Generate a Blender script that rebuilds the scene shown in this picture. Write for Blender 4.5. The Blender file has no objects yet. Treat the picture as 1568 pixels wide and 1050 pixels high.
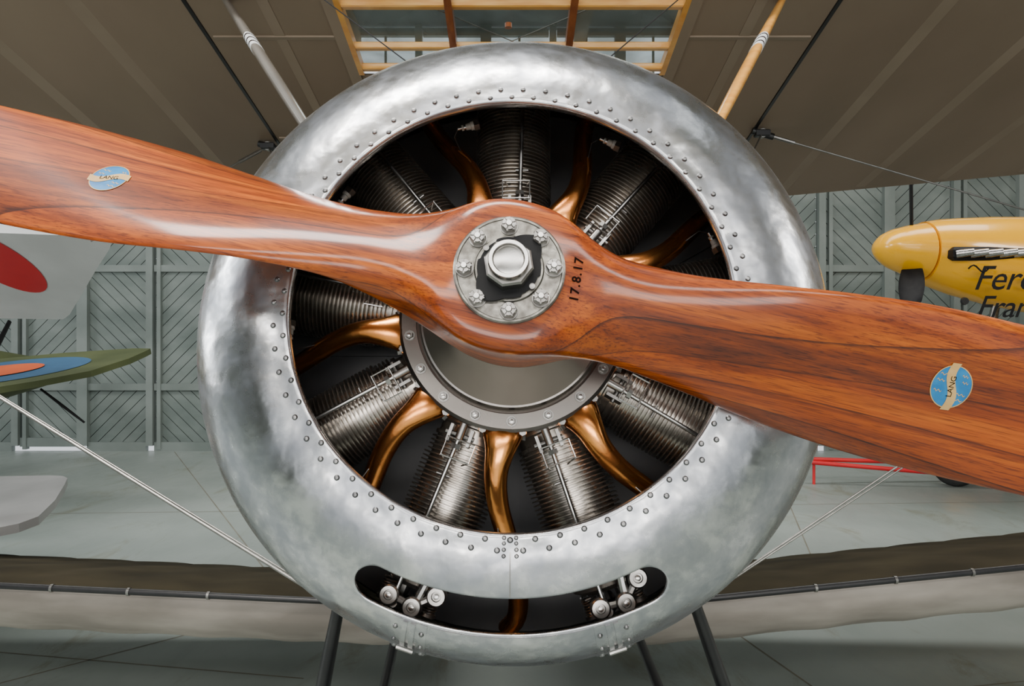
import bpy, bmesh, math, random
from mathutils import Matrix, Vector
from mathutils.bvhtree import BVHTree
random.seed(7)
sin, cos, pi, rad = math.sin, math.cos, math.pi, math.radians
scene = bpy.context.scene
COL = scene.collection

# ------------------------------------------------------------------ materials
def newmat(name):
    m = bpy.data.materials.new(name); m.use_nodes = True
    nt = m.node_tree
    b = nt.nodes["Principled BSDF"]
    return m, nt, b
def N(nt, typ, **kw):
    n = nt.nodes.new(typ)
    for k, v in kw.items(): setattr(n, k, v)
    return n
def ramp(nt, fac, stops):
    r = nt.nodes.new('ShaderNodeValToRGB')
    els = r.color_ramp.elements
    while len(els) < len(stops): els.new(0.5)
    for e, (p, c) in zip(els, stops):
        e.position = p; e.color = (*c, 1) if len(c) == 3 else c
    nt.links.new(fac, r.inputs[0])
    return r
def noise_n(nt, scale=(1,1,1), sc=5, detail=4, rough=.5, coord='Object', rot=(0,0,0), dist=0):
    tc = nt.nodes.new('ShaderNodeTexCoord')
    mp = nt.nodes.new('ShaderNodeMapping'); mp.inputs['Scale'].default_value = scale; mp.inputs['Rotation'].default_value = rot
    nt.links.new(tc.outputs[coord], mp.inputs[0])
    n = nt.nodes.new('ShaderNodeTexNoise'); n.inputs['Scale'].default_value = sc
    n.inputs['Detail'].default_value = detail; n.inputs['Roughness'].default_value = rough
    n.inputs['Distortion'].default_value = dist
    nt.links.new(mp.outputs[0], n.inputs['Vector'])
    return n
def mulcol(nt, a, b_, f=1.0, mode='MULTIPLY'):
    m = nt.nodes.new('ShaderNodeMix'); m.data_type='RGBA'; m.blend_type=mode; m.inputs[0].default_value=f
    nt.links.new(a, m.inputs[6]); nt.links.new(b_, m.inputs[7]); return m.outputs[2]
def mat(name, col, rough=.5, metal=0, col2=None, sc=5, scale=(1,1,1), rough2=None, bump=0, bsc=None, detail=5, coat=0, lo=.35, hi=.65, spec=.5, bdist=.01, aniso=0):
    m, nt, b = newmat(name)
    b.inputs['Base Color'].default_value = (*col, 1)
    b.inputs['Roughness'].default_value = rough
    b.inputs['Metallic'].default_value = metal
    b.inputs['Specular IOR Level'].default_value = spec
    if coat:
        b.inputs['Coat Weight'].default_value = coat; b.inputs['Coat Roughness'].default_value = .06
    if aniso:
        b.inputs['Anisotropic'].default_value = aniso
        tg = nt.nodes.new('ShaderNodeTangent'); tg.direction_type='RADIAL'; tg.axis='Y'
        nt.links.new(tg.outputs[0], b.inputs['Tangent'])
    if col2 is not None or rough2 is not None:
        n = noise_n(nt, scale, sc, detail)
        if col2 is not None:
            r = ramp(nt, n.outputs['Fac'], [(lo, col), (hi, col2)])
            nt.links.new(r.outputs[0], b.inputs['Base Color'])
        if rough2 is not None:
            r2 = ramp(nt, n.outputs['Fac'], [(lo, (rough,)*3), (hi, (rough2,)*3)])
            nt.links.new(r2.outputs[0], b.inputs['Roughness'])
    if bump:
        n2 = noise_n(nt, scale, bsc or sc, 3)
        bp = nt.nodes.new('ShaderNodeBump'); bp.inputs['Strength'].default_value = bump; bp.inputs['Distance'].default_value = bdist
        nt.links.new(n2.outputs['Fac'], bp.inputs['Height']); nt.links.new(bp.outputs[0], b.inputs['Normal'])
    return m

def cowl_mat():
    m, nt, b = newmat('hammered_polished_aluminium')
    b.inputs['Metallic'].default_value = 1
    n1 = noise_n(nt, (1,1,1), 15, 3, .5, dist=.5)
    n2 = noise_n(nt, (1,1,1), 48, 5, .6, dist=.3)
    mx = nt.nodes.new('ShaderNodeMix'); mx.data_type = 'FLOAT'; mx.inputs[0].default_value = .42
    nt.links.new(n1.outputs['Fac'], mx.inputs[2]); nt.links.new(n2.outputs['Fac'], mx.inputs[3])
    c = ramp(nt, mx.outputs[0], [(.38, (.37,.385,.415)), (.50, (.48,.49,.505)), (.62, (.70,.70,.69))])
    r = ramp(nt, mx.outputs[0], [(.38, (.36,)*3), (.50, (.29,)*3), (.62, (.22,)*3)])
    nt.links.new(c.outputs[0], b.inputs['Base Color']); nt.links.new(r.outputs[0], b.inputs['Roughness'])
    n3 = noise_n(nt, (1,1,1), 15, 2, .4)
    n4 = noise_n(nt, (1,1,1), 44, 2, .4)
    b1 = nt.nodes.new('ShaderNodeBump'); b1.inputs['Strength'].default_value = .5; b1.inputs['Distance'].default_value = .009
    b2 = nt.nodes.new('ShaderNodeBump'); b2.inputs['Strength'].default_value = .35; b2.inputs['Distance'].default_value = .0022
    nt.links.new(n3.outputs['Fac'], b1.inputs['Height']); nt.links.new(n4.outputs['Fac'], b2.inputs['Height'])
    nt.links.new(b1.outputs[0], b2.inputs['Normal']); nt.links.new(b2.outputs[0], b.inputs['Normal'])
    return m
def prop_wood():
    m, nt, b = newmat('varnished_mahogany')
    n1 = noise_n(nt, (.8, 24, 24), 2.0, 6, .62, dist=.5)
    n2 = noise_n(nt, (16, 460, 460), 1.5, 3, .6)
    n4 = noise_n(nt, (2.5, 110, 110), 1.2, 4, .7, dist=.3)
    tc = nt.nodes.new('ShaderNodeTexCoord'); sp = nt.nodes.new('ShaderNodeSeparateXYZ')
    nt.links.new(tc.outputs['Object'], sp.inputs[0])
    ml = N(nt, 'ShaderNodeMath', operation='MULTIPLY'); ml.inputs[1].default_value = 46
    nt.links.new(sp.outputs['Y'], ml.inputs[0])
    fl = N(nt, 'ShaderNodeMath', operation='FLOOR'); nt.links.new(ml.outputs[0], fl.inputs[0])
    wn = N(nt, 'ShaderNodeTexWhiteNoise', noise_dimensions='1D'); nt.links.new(fl.outputs[0], wn.inputs['W'])
    fr = N(nt, 'ShaderNodeMath', operation='FRACT'); nt.links.new(ml.outputs[0], fr.inputs[0])
    c = ramp(nt, n1.outputs['Fac'], [(.30, (.15,.026,.0045)), (.48, (.33,.064,.0085)), (.68, (.52,.128,.016))])
    hs = nt.nodes.new('ShaderNodeHueSaturation'); hs.inputs['Saturation'].default_value = 1.08
    mr = nt.nodes.new('ShaderNodeMapRange'); mr.inputs[3].default_value = .72; mr.inputs[4].default_value = 1.2
    nt.links.new(wn.outputs['Value'], mr.inputs[0]); nt.links.new(mr.outputs[0], hs.inputs['Value'])
    nt.links.new(c.outputs[0], hs.inputs['Color'])
    pr = ramp(nt, n2.outputs['Fac'], [(.38, (.40,.33,.30)), (.48, (1,1,1))])
    o = mulcol(nt, hs.outputs[0], pr.outputs[0], .8)
    p4 = ramp(nt, n4.outputs['Fac'], [(.36, (.50,.42,.38)), (.60, (1.0,1.0,1.0))])
    o = mulcol(nt, o, p4.outputs[0], .8)
    ln = ramp(nt, fr.outputs[0], [(.02, (.12,.07,.06)), (.08, (1,1,1))])
    o = mulcol(nt, o, ln.outputs[0], .75)
    nt.links.new(o, b.inputs['Base Color'])
    b.inputs['Roughness'].default_value = .45
    b.inputs['Specular IOR Level'].default_value = .25
    b.inputs['Coat Weight'].default_value = .7; b.inputs['Coat Roughness'].default_value = .13
    return m
def floor_mat():
    m, nt, b = newmat('painted_concrete_floor')
    n = noise_n(nt, (1,1,1), .6, 8, .6)
    c = ramp(nt, n.outputs['Fac'], [(.34, (.225,.262,.240)), (.66, (.325,.362,.335))])
    n2 = noise_n(nt, (1.6,.7,1), 1.4, 7, .7, dist=.8)
    s = ramp(nt, n2.outputs['Fac'], [(.56, (1,1,1)), (.68, (.74,.67,.54))])
    o = mulcol(nt, c.outputs[0], s.outputs[0], .8)
    nt.links.new(o, b.inputs['Base Color'])
    r2 = ramp(nt, n2.outputs['Fac'], [(.35, (.30,)*3), (.65, (.50,)*3)]); nt.links.new(r2.outputs[0], b.inputs['Roughness'])
    return m
M_COWL = cowl_mat(); M_WOOD = prop_wood()
M_RIVET = mat('rivet_aluminium', (.15,.15,.15), .36, 1, (.30,.295,.29), 60)
M_STEEL = mat('dull_steel', (.24,.23,.215), .38, 1, (.36,.35,.33), 40, rough2=.28)
M_BRIGHT = mat('bright_steel', (.42,.405,.38), .20, 1, (.56,.55,.53), 30, rough2=.30)
M_HUB = mat('scratched_hub_steel', (.145,.135,.118), .42, .85, (.29,.28,.245), 90, rough2=.3, bump=.1, bsc=120)
M_CASE = mat('machined_crankcase', (.21,.19,.17), .30, 1, (.31,.285,.26), 14, rough2=.24)
M_DISC = mat('turned_cover_plate', (.24,.195,.17), .18, 1, (.34,.285,.25), 6, rough2=.25, aniso=.9)
M_CYL = mat('blued_cylinder_steel', (.27,.24,.205), .32, .92, (.46,.42,.37), 25, rough2=.25)
M_COPPER = mat('heat_stained_copper', (1.0,.42,.11), .20, 1, (.70,.23,.06), 14, rough2=.30, bump=.2, bsc=30, bdist=.004)
M_BLACK = mat('black_enamel', (.008,.008,.009), .35, 0, (.014,.014,.014), 20)
M_MATT = mat('blackened_plate', (.006,.006,.007), .5, 0, (.012,.012,.012), 20, spec=.15)
M_DARK = mat('dark_bulkhead', (.075,.075,.078), .5, .4, (.12,.12,.12), 9)
M_GAP = mat('dark_board_gap', (.045,.055,.05), .7, 0, (.06,.07,.065), 9)
M_CERAM = mat('spark_plug_ceramic', (.45,.43,.39), .3, 0, (.52,.50,.46), 30)
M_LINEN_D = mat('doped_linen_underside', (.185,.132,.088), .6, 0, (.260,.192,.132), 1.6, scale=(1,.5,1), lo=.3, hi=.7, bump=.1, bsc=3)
M_TAPE = mat('rib_tape', (.245,.183,.127), .6, 0, (.29,.222,.158), 3)
M_OLIVE = mat('olive_dope', (.020,.016,.008), .75, 0, (.042,.034,.018), 3, bump=.1, bsc=6, spec=.10)
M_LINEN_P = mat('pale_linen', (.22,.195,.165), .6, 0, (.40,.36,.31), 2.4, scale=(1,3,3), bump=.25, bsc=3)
M_SPRUCE = mat('varnished_spruce', (.66,.28,.045), .3, 0, (.78,.40,.09), 3, scale=(4,4,30), coat=.6)
M_PALEW = mat('strut_painted_reflection', (.36,.345,.32), .22, .7, (.50,.47,.42), 6, coat=.4)  # left wooden strut: bright reflection painted in as pale metallic colour
M_RIBWOOD = mat('varnished_rib_wood', (.22,.055,.014), .35, 0, (.34,.10,.025), 4, scale=(20,3,20), coat=.5)
M_WIRE = mat('streamlined_wire', (.22,.215,.20), .36, .9, (.32,.31,.29), 30)
M_FLOOR = floor_mat()
M_JOINT = mat('floor_joint', (.15,.14,.10), .8, 0, (.22,.21,.17), 4)
M_WALL = mat('weathered_green_boards', (.110,.138,.124), .6, 0, (.180,.212,.193), 1.7, scale=(1,1,2), detail=8)
M_WALLF = mat('green_door_frame', (.140,.168,.152), .55, 0, (.20,.23,.212), 1.9, detail=8)
M_ROOF = mat('roof_boards', (.19,.20,.19), .7, 0, (.26,.27,.265), .8)
M_TRUSS = mat('roof_truss_wood', (.26,.19,.12), .6, 0, (.34,.26,.17), 2)
M_WHITE = mat('white_dope', (.62,.63,.62), .4, 0, (.74,.75,.74), 2)
M_RED = mat('signal_red', (.62,.012,.02), .4, 0, (.70,.02,.025), 3)
M_YEL = mat('yellow_gloss_paint', (.90,.41,.0), .25, 0, (.95,.46,.0), 1.5, coat=.5)
M_GREEN = mat('khaki_green_dope', (.055,.068,.026), .55, 0, (.085,.10,.04), 2, spec=.25)
M_BLUE = mat('roundel_blue', (.025,.085,.17), .5, 0, (.035,.11,.21), 3)
M_ORANGE = mat('roundel_orange_red', (.52,.075,.015), .5, 0, (.58,.10,.02), 3)
M_GREYW = mat('grey_dope', (.26,.26,.255), .45, 0, (.38,.38,.37), 2)
M_RUBBER = mat('tyre_rubber', (.02,.02,.02), .7, 0, (.035,.035,.035), 30)
M_DECALB = mat('decal_blue', (.0,.15,.40), .3, 0, (.01,.22,.50), 60, coat=.4)
M_DECALG = mat('decal_gold', (.55,.33,.10), .35, 0, (.65,.42,.16), 60, coat=.4)
M_INK = mat('stamped_ink', (.006,.002,.001), .8, 0, (.012,.004,.003), 40, spec=.05)
def glass_mat():
    m, nt, b = newmat('celluloid_pane')
    b.inputs['Base Color'].default_value = (.42,.48,.47,1)
    b.inputs['Roughness'].default_value = .12
    tr = nt.nodes.new('ShaderNodeBsdfTransparent')
    ms = nt.nodes.new('ShaderNodeMixShader')
    n = noise_n(nt, (1,1,1), 3, 3)
    n2 = noise_n(nt, (1,1,1), 6, 3, dist=.6)
    tcx = ramp(nt, n2.outputs['Fac'], [(.35, (.26,.30,.29)), (.65, (.52,.60,.60))])
    nt.links.new(tcx.outputs[0], tr.inputs[0])
    r = ramp(nt, n.outputs['Fac'], [(.3, (.15,)*3), (.7, (.35,)*3)])
    nt.links.new(r.outputs[0], ms.inputs[0])
    nt.links.new(tr.outputs[0], ms.inputs[1]); nt.links.new(b.outputs[0], ms.inputs[2])
    nt.links.new(ms.outputs[0], nt.nodes['Material Output'].inputs[0])
    return m
M_GLASS = glass_mat()

# ------------------------------------------------------------------ mesh builder
class MB:
    def __init__(s): s.v=[]; s.f=[]; s.m=[]; s.mats=[]
    def mi(s, mt):
        if mt not in s.mats: s.mats.append(mt)
        return s.mats.index(mt)
    def add(s, vs, fs, mt, M=None):
        o = len(s.v); k = s.mi(mt)
        for p in vs:
            p = Vector(p)
            if M is not None: p = M @ p
            s.v.append(p[:])
        for f in fs:
            s.f.append([o+i for i in f]); s.m.append(k)
    def lathe(s, prof, seg, mt, M=None):
        vs=[]; fs=[]; rings=[]
        for (y, r) in prof:
            if r < 1e-6:
                rings.append([len(vs)]); vs.append((0,y,0))
            else:
                st=len(vs)
                for i in range(seg):
                    a=2*pi*i/seg; vs.append((r*sin(a), y, r*cos(a)))
                rings.append(list(range(st, st+seg)))
        for A,B in zip(rings, rings[1:]):
            if len(A)==1 and len(B)==1: continue
            for i in range(seg):
                j=(i+1)%seg
                if len(A)==1: fs.append((A[0],B[j],B[i]))
                elif len(B)==1: fs.append((A[i],A[j],B[0]))
                else: fs.append((A[i],A[j],B[j],B[i]))
        s.add(vs, fs, mt, M)
    def cyl(s, p0, p1, r, seg, mt, r1=None):
        p0=Vector(p0); p1=Vector(p1); d=p1-p0; L=d.length
        q=Vector((0,1,0)).rotation_difference(d.normalized()).to_matrix().to_4x4()
        r1 = r if r1 is None else r1
        s.lathe([(0,0),(0,r),(L,r1),(L,0)], seg, mt, Matrix.Translation(p0)@q)
    def tube(s, pts, rr, seg, mt, M=None, up=None):
        pts=[Vector(p) for p in pts]; n=len(pts)
        vs=[]; fs=[]
        prev = Vector(up) if up is not None else None
        for i,p in enumerate(pts):
            t=(pts[min(i+1,n-1)]-pts[max(i-1,0)]); t.normalize()
            if prev is None: prev = t.orthogonal()
            u=(prev - t*prev.dot(t)).normalized(); w=t.cross(u); prev=u
            r = rr[i] if isinstance(rr, list) else rr
            a,b = r if isinstance(r, tuple) else (r,r)
            for k in range(seg):
                an=2*pi*k/seg
                vs.append(p+u*(a*cos(an))+w*(b*sin(an)))
        for i in range(n-1):
            for k in range(seg):
                fs.append((i*seg+k,i*seg+(k+1)%seg,(i+1)*seg+(k+1)%seg,(i+1)*seg+k))
        fs.append(tuple(reversed(range(seg)))); fs.append(tuple(range((n-1)*seg, n*seg)))
        s.add(vs, fs, mt, M)
    def box(s, c, size, mt, M=None, ch=0):
        x,y,z=[k/2 for k in size]; c=Vector(c)
        if ch<=0:
            vs=[c+Vector((a*x,b*y,d*z)) for a in(-1,1) for b in(-1,1) for d in(-1,1)]
            fs=[(0,1,3,2),(4,6,7,5),(0,4,5,1),(2,3,7,6),(0,2,6,4),(1,5,7,3)]
        else:
            vs=[];fs=[]
            for d,k in((-z,ch),(-z+ch,0),(z-ch,0),(z,ch)):
                for a,b in((-1,-1),(1,-1),(1,1),(-1,1)): vs.append(c+Vector((a*(x-k),b*(y-k),d)))
            for i in range(3):
                for k in range(4):
                    fs.append((i*4+k,i*4+(k+1)%4,(i+1)*4+(k+1)%4,(i+1)*4+k))
            fs.append((3,2,1,0)); fs.append((12,13,14,15))
        s.add(vs, fs, mt, M)
    def obj(s, name, parent=None, M=None, smooth=True, ang=38):
        me=bpy.data.meshes.new(name); me.from_pydata(s.v,[],s.f)
        for mt in s.mats: me.materials.append(mt)
        me.polygons.foreach_set('material_index', s.m)
        me.update()
        bm=bmesh.new(); bm.from_mesh(me)
        bmesh.ops.recalc_face_normals(bm, faces=bm.faces)
        if smooth:
            for f in bm.faces: f.smooth=True
            for e in bm.edges:
                if len(e.link_faces)==2 and e.calc_face_angle(0) > rad(ang): e.smooth=False
        bm.to_mesh(me); bm.free()
        ob=bpy.data.objects.new(name, me); COL.objects.link(ob)
        if M is not None: ob.matrix_world=M
        if parent is not None:
            ob.parent=parent
            ob.matrix_parent_inverse = Matrix.Identity(4)
            if M is None: ob.matrix_local = Matrix.Identity(4)
        return ob
def empty(name, M=None):
    e=bpy.data.objects.new(name, None); e.empty_display_size=.2; COL.objects.link(e)
    if M is not None: e.matrix_world=M
    return e
def text_mesh(txt, size, shear=0, res=3, spacing=1.0, align='CENTER', off=0):
    cu=bpy.data.curves.new('t','FONT'); cu.body=txt; cu.size=size; cu.shear=shear
    cu.align_x=align; cu.align_y='CENTER'; cu.resolution_u=res; cu.space_character=spacing; cu.offset=off
    ob=bpy.data.objects.new('t',cu); COL.objects.link(ob)
    bpy.context.view_layer.update()
    dg=bpy.context.evaluated_depsgraph_get()
    me=ob.evaluated_get(dg).to_mesh()
    vs=[v.co.copy() for v in me.vertices]; fs=[tuple(p.vertices) for p in me.polygons]
    bpy.data.objects.remove(ob)
    return vs,fs

CAMZ=1.45
TILT=rad(13)
AIR = Matrix.Translation((-.003,.7158,1.5274)) @ Matrix.Rotation(-rad(.9),4,'Z') @ Matrix.Rotation(-TILT,4,'X')   # aircraft axes: X right, Y aft, Z up

# ------------------------------------------------------------------ propeller
# s, chord, pitch, thick, squareness exponent, yc, edge offset
tab=[
 (0,.172,0,.106,9,.056,0),(.03,.165,0,.106,9,.056,0),(.055,.149,2,.104,7,.056,0),(.08,.132,7,.094,4.2,.056,0),(.11,.119,17,.080,3.0,.056,-.001),
 (.14,.118,27,.070,2.4,.056,-.003),(.18,.128,36,.060,2.15,.056,-.007),(.22,.141,39,.052,2.05,.056,-.010),(.28,.161,40,.042,2,.056,-.012),(.35,.176,37,.034,2,.056,-.012),
 (.45,.184,30,.028,2,.056,-.010),(.6,.178,22,.023,2,.056,-.008),(.8,.176,18,.018,2,.056,-.004),(1.0,.16,15,.013,2,.056,-.002),(1.15,.13,13,.010,2,.056,0),(1.24,.09,12,.008,2,.056,0),(1.275,.04,12,.006,2,.056,0),(1.285,.004,12,.003,2,.056,0)]
def interp(s):
    for i in range(len(tab)-1):
        if tab[i][0]<=s<=tab[i+1][0]:
            p0=tab[max(i-1,0)]; p1=tab[i]; p2=tab[i+1]; p3=tab[min(i+2,len(tab)-1)]
            h=p2[0]-p1[0]; t=(s-p1[0])/h; out=[]
            for k in range(1,7):
                m1=(p2[k]-p0[k])/(p2[0]-p0[0]) if i>0 else 0
                m2=(p3[k]-p1[k])/(p3[0]-p1[0]) if p3[0]!=p1[0] else 0
                out.append((2*t**3-3*t*t+1)*p1[k]+(t**3-2*t*t+t)*h*m1+(-2*t**3+3*t*t)*p2[k]+(t**3-t*t)*h*m2)
            return out
    return list(tab[-1][1:])
def prop_mesh():
    svals=[]
    s=0
    while s<1.285:
        svals.append(s); s += .006 if s<.3 else .015
    svals.append(1.285)
    allS=[-x for x in reversed(svals[1:])]+svals
    K=64; vs=[]; fs=[]
    for s in allS:
        sg = 1 if s>=0 else -1
        c,be,t,e,yc,wo=interp(abs(s)); be=rad(be)
        foil=min(1,max(0,(abs(s)-.12)/.15)); foil=foil*foil*(3-2*foil)
        for k in range(K):
            a=2*pi*k/K
            ca,sa=cos(a),sin(a)
            x=c/2*math.copysign(abs(ca)**(2/e),ca)
            y=t/2*math.copysign(abs(sa)**(2/e),sa)   # + = front
            if foil>0:
                xi=x/(c/2)
                camber=(1-xi*xi)*(1+.25*xi)
                yf = y*(.75 if y>0 else .45) + .35*t*camber*.6 - .1*t
                y=y*(1-foil)+yf*foil
            w = x*cos(be) - y*sin(be) + wo
            yy= yc - x*sin(be) - y*cos(be)
            vs.append((s, yy, sg*w))
    n=len(allS)
    def idx(ii,kk):
        if allS[ii]<0: kk=(K//2-kk)%K
        return ii*K+kk%K
    for i in range(n-1):
        for k in range(K):
            fs.append((idx(i,k),idx(i,k+1),idx(i+1,k+1),idx(i+1,k)))
    fs.append(tuple(range(K))); fs.append(tuple(range((n-1)*K,n*K)))
    return vs,fs
ALPHA=rad(13.75)
PROP = AIR @ Matrix.Rotation(ALPHA,4,'Y')
prop = empty('aircraft_propeller', PROP)
pv,pf=prop_mesh()
b=MB(); b.add(pv,pf,M_WOOD); b.obj('laminated_blades', prop, ang=50)
bvh=BVHTree.FromPolygons([Vector(p) for p in pv], pf)
def wrap(vs, off=.0006):
    out=[]
    for p in vs:
        h=bvh.ray_cast(Vector((p[0],-1,p[2])),Vector((0,1,0)))
        y=h[0].y if h[0] else .0
        out.append((p[0], y-off, p[2]))
    return out
def decal(b, cx, cz, r, ang):
    vs=[];fs=[]
    R=8;S=36
    vs.append((cx,0,cz))
    for i in range(1,R+1):
        for k in range(S):
            a=2*pi*k/S; vs.append((cx+r*i/R*cos(a),0,cz+r*i/R*sin(a)))
    for k in range(S): fs.append((0,1+k,1+(k+1)%S))
    for i in range(R-1):
        for k in range(S): fs.append((1+i*S+k,1+i*S+(k+1)%S,1+(i+1)*S+(k+1)%S,1+(i+1)*S+k))
    b.add(wrap(vs),fs,M_DECALB)
    vs=[];fs=[]
    for k in range(S):
        a=2*pi*k/S
        for rr in (r*.985,r*1.03): vs.append((cx+rr*cos(a),0,cz+rr*sin(a)))
    for k in range(S):
        j=(k+1)%S; fs.append((2*k,2*k+1,2*j+1,2*j))
    b.add(wrap(vs,.0009),fs,M_DECALG)
    vs=[];fs=[]; n=24
    for i in range(n+1):
        u=(i/n-.5)*2
        px=u*r*1.12; py=r*.16*sin(u*pi)
        for w in (-.22,-.08,.08,.22):
            x=px*cos(ang)-(py+w*r)*sin(ang); z=px*sin(ang)+(py+w*r)*cos(ang)
            vs.append((cx+x,0,cz+z))
    for i in range(n):
        for k in range(3): fs.append((i*4+k,i*4+k+1,(i+1)*4+k+1,(i+1)*4+k))
    b.add(wrap(vs,.0011),fs,M_DECALG)
    for (ou,ov,ln) in ((-.5,.5,.5),(-.62,.2,.4),(.5,-.55,.5),(.58,-.28,.45),(-.6,-.3,.4),(.6,.3,.3),(.5,.6,.3)):
        vs=[];fs=[]
        for i in range(9):
            u=ou*r+(i/8-.5)*ln*r; v=ov*r+.05*r*sin(i*1.6)
            for w in(-.022,.022): vs.append((cx+u,0,cz+v+w*r))
        for i in range(8): fs.append((2*i,2*i+1,2*i+3,2*i+2))
        b.add(wrap(vs,.0009),fs,M_DECALG)
    tv,tf=text_mesh('LANG',r*.38)
    vs=[]
    for p in tv:
        x=p.x*cos(ang)-p.y*sin(ang); z=p.x*sin(ang)+p.y*cos(ang); vs.append((cx+x,0,cz+z))
    b.add(wrap(vs,.0014),tf,M_INK)
b=MB(); decal(b,.480,-.004,.0205,rad(95)); decal(b,-.483,.013,.0205,rad(12))
tv,tf=text_mesh('17.8.17',.0135,spacing=1.2,off=.0003)
A_=rad(90)+ALPHA-rad(8)
cs,sn=cos(A_),sin(A_)
tv=[(.0715+p.x*cs-p.y*sn,0,.0075+p.x*sn+p.y*cs) for p in tv]
b.add(wrap(tv,.0006),tf,M_INK)
b.obj('maker_marks',prop,smooth=False)
# hub metalwork
b=MB()
RY=Matrix.Rotation(-ALPHA,4,'Y')
b.lathe([(.006,0),(.006,.0590),(-.0005,.0590),(-.002,.0575),(-.002,.0555),(-.001,.0547),(-.001,.037),(-.003,.0355),(-.003,0)],96,M_HUB,RY)
for k in range(8):
    a=2*pi*k/8
    T=RY@Matrix.Translation((.0466*sin(a),-.001,.0466*cos(a)))@Matrix.Rotation(random.random(),4,'Y')
    b.lathe([(0,0),(0,.0096),(-.0016,.0094),(-.0016,0)],24,M_STEEL,T)
    b.lathe([(-.0016,.0088),(-.0080,.0088),(-.0092,.0078),(-.0092,0)],6,M_STEEL,T)
    for j in range(6):
        a0=pi/3*j+.13; a1=pi/3*(j+1)-.13; vs=[]
        for yy in(-.0090,-.0118):
            for aa in (a0,(a0+a1)/2,a1): vs.append((.0070*sin(aa),yy,.0070*cos(aa)))
            for aa in (a1,(a0+a1)/2,a0): vs.append((.0036*sin(aa),yy,.0036*cos(aa)))
        b.add(vs,[(0,1,2,3,4,5),(11,10,9,8,7,6)]+[(i,(i+1)%6,6+(i+1)%6,6+i) for i in range(6)],M_STEEL,T)
    b.lathe([(-.009,.0034),(-.0128,.0034),(-.0136,.0028),(-.0136,0)],16,M_BRIGHT,T)
    b.cyl(T@Vector((-.0080,-.0106,0)),T@Vector((.0080,-.0106,.001)),.0008,6,M_BRIGHT)
pts=[]
for k in range(96):
    a=2*pi*k/96
    d=abs(((a-rad(42)+pi/2)%pi)-pi/2)
    r=.0335+.0125*max(0,1-d/rad(34))
    if d>rad(66): r-=.002
    pts.append((r*sin(a),r*cos(a)))
vs=[(x,-.0032,z) for x,z in pts]+[(x,-.0066,z) for x,z in pts]
n=len(pts)
b.add(vs,[tuple(range(n,2*n))]+[(i,(i+1)%n,n+(i+1)%n,n+i) for i in range(n)],M_MATT,RY)
for sg in(1,-1):
    b.lathe([(-.006,.0032),(-.008,.0032),(-.0085,0)],12,M_STEEL,RY@Matrix.Translation((sg*.024,0,-sg*.021)))
b.lathe([(-.006,.0262),(-.020,.0262),(-.0225,.0242),(-.0225,0)],8,M_STEEL,RY@Matrix.Rotation(.25,4,'Y'))
b.lathe([(-.022,.0212),(-.031,.0208),(-.033,.0200),(-.033,.0165),(-.029,.0158),(-.029,.0150)],64,M_BRIGHT,RY)
b.lathe([(-.029,.0160),(-.0300,.0150),(-.0308,.011),(-.0312,0)],48,M_BRIGHT,RY)
b.lathe([(.106,0),(.106,.06),(.116,.06),(.116,.034),(.2,.034)],64,M_STEEL,RY)
b.obj('hub_and_bolts',prop,ang=30)

# ------------------------------------------------------------------ cowling
cowl=empty('engine_cowling',AIR)
NA=720
R0,RR,AA=.293,.152,.170
prof=[(.136,.2742,None),(.128,.2720,None),(.1225,.2730,None),(.1205,.2755,None),(.1208,.2795,None),(.1214,.286,None)]
t=0
while t<=90.01:
    prof.append((.122+AA*(1-cos(rad(t))),R0+RR*sin(rad(t)),t)); t+=1.25
for y,r in((.33,.4455),(.38,.445),(.43,.443),(.48,.440),(.50,.439)): prof.append((y,r,None))
def P(t): return (.122+AA*(1-cos(rad(t))), R0+RR*sin(rad(t)))
def sdf(ad,t):
    a=rad(ad)*.366; bb=rad(t-29.0)*.157
    dx=max(abs(a)-(.186-.0257),0)
    return math.hypot(dx,bb)-.0257
NP=len(prof)
par={}
for i in range(NA):
    ad=(360*i/NA+180)%360-180
    for j,(y,r,tt) in enumerate(prof): par[(i,j)]=[ad,tt]
faces=[];delv=set();keepv=set()
for i in range(NA):
    i2=(i+1)%NA
    for j in range(NP-1):
        q=[(i,j),(i2,j),(i2,j+1),(i,j+1)]
        rem=False
        t0,t1=prof[j][2],prof[j+1][2]
        if t0 is not None and t1 is not None and abs(par[(i,j)][0])<60:
            rem = sdf(par[(i,j)][0]+180/NA,(t0+t1)/2)<0
        if rem: delv.update(q)
        else: faces.append(q); keepv.update(q)
for k in delv&keepv:
    ad,tt=par[k]
    for _ in range(3):
        d=sdf(ad,tt); e=.01
        ga=(sdf(ad+e,tt)-sdf(ad-e,tt))/(2*rad(e)*.366); gt=(sdf(ad,tt+e)-sdf(ad,tt-e))/(2*rad(e)*.157)
        g=ga*ga+gt*gt
        if g<1e-9: break
        ad-=math.degrees(d*ga/g/.366); tt-=math.degrees(d*gt/g/.157)
    par[k]=[ad,tt]
vs=[];ix={}
for i in range(NA):
    for j in range(NP):
        ad,tt=par[(i,j)]
        y,r=(prof[j][0],prof[j][1]) if tt is None else P(tt)
        ix[(i,j)]=len(vs); vs.append((r*sin(rad(ad)),y,-r*cos(rad(ad))))
b=MB(); b.add(vs,[[ix[q] for q in f] for f in faces],M_COWL)
co=b.obj('cowl_shell',cowl,ang=60)
bm=bmesh.new(); bm.from_mesh(co.data)
bmesh.ops.delete(bm,geom=[v for v in bm.verts if not v.link_faces],context='VERTS'); bm.to_mesh(co.data); bm.free()
me=co.data
f=max(me.polygons,key=lambda p:p.center.z)
if f.normal.z<0: me.flip_normals()
sm=co.modifiers.new('skin_thickness','SOLIDIFY'); sm.thickness=.0035; sm.offset=-1
b=MB()
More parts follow.
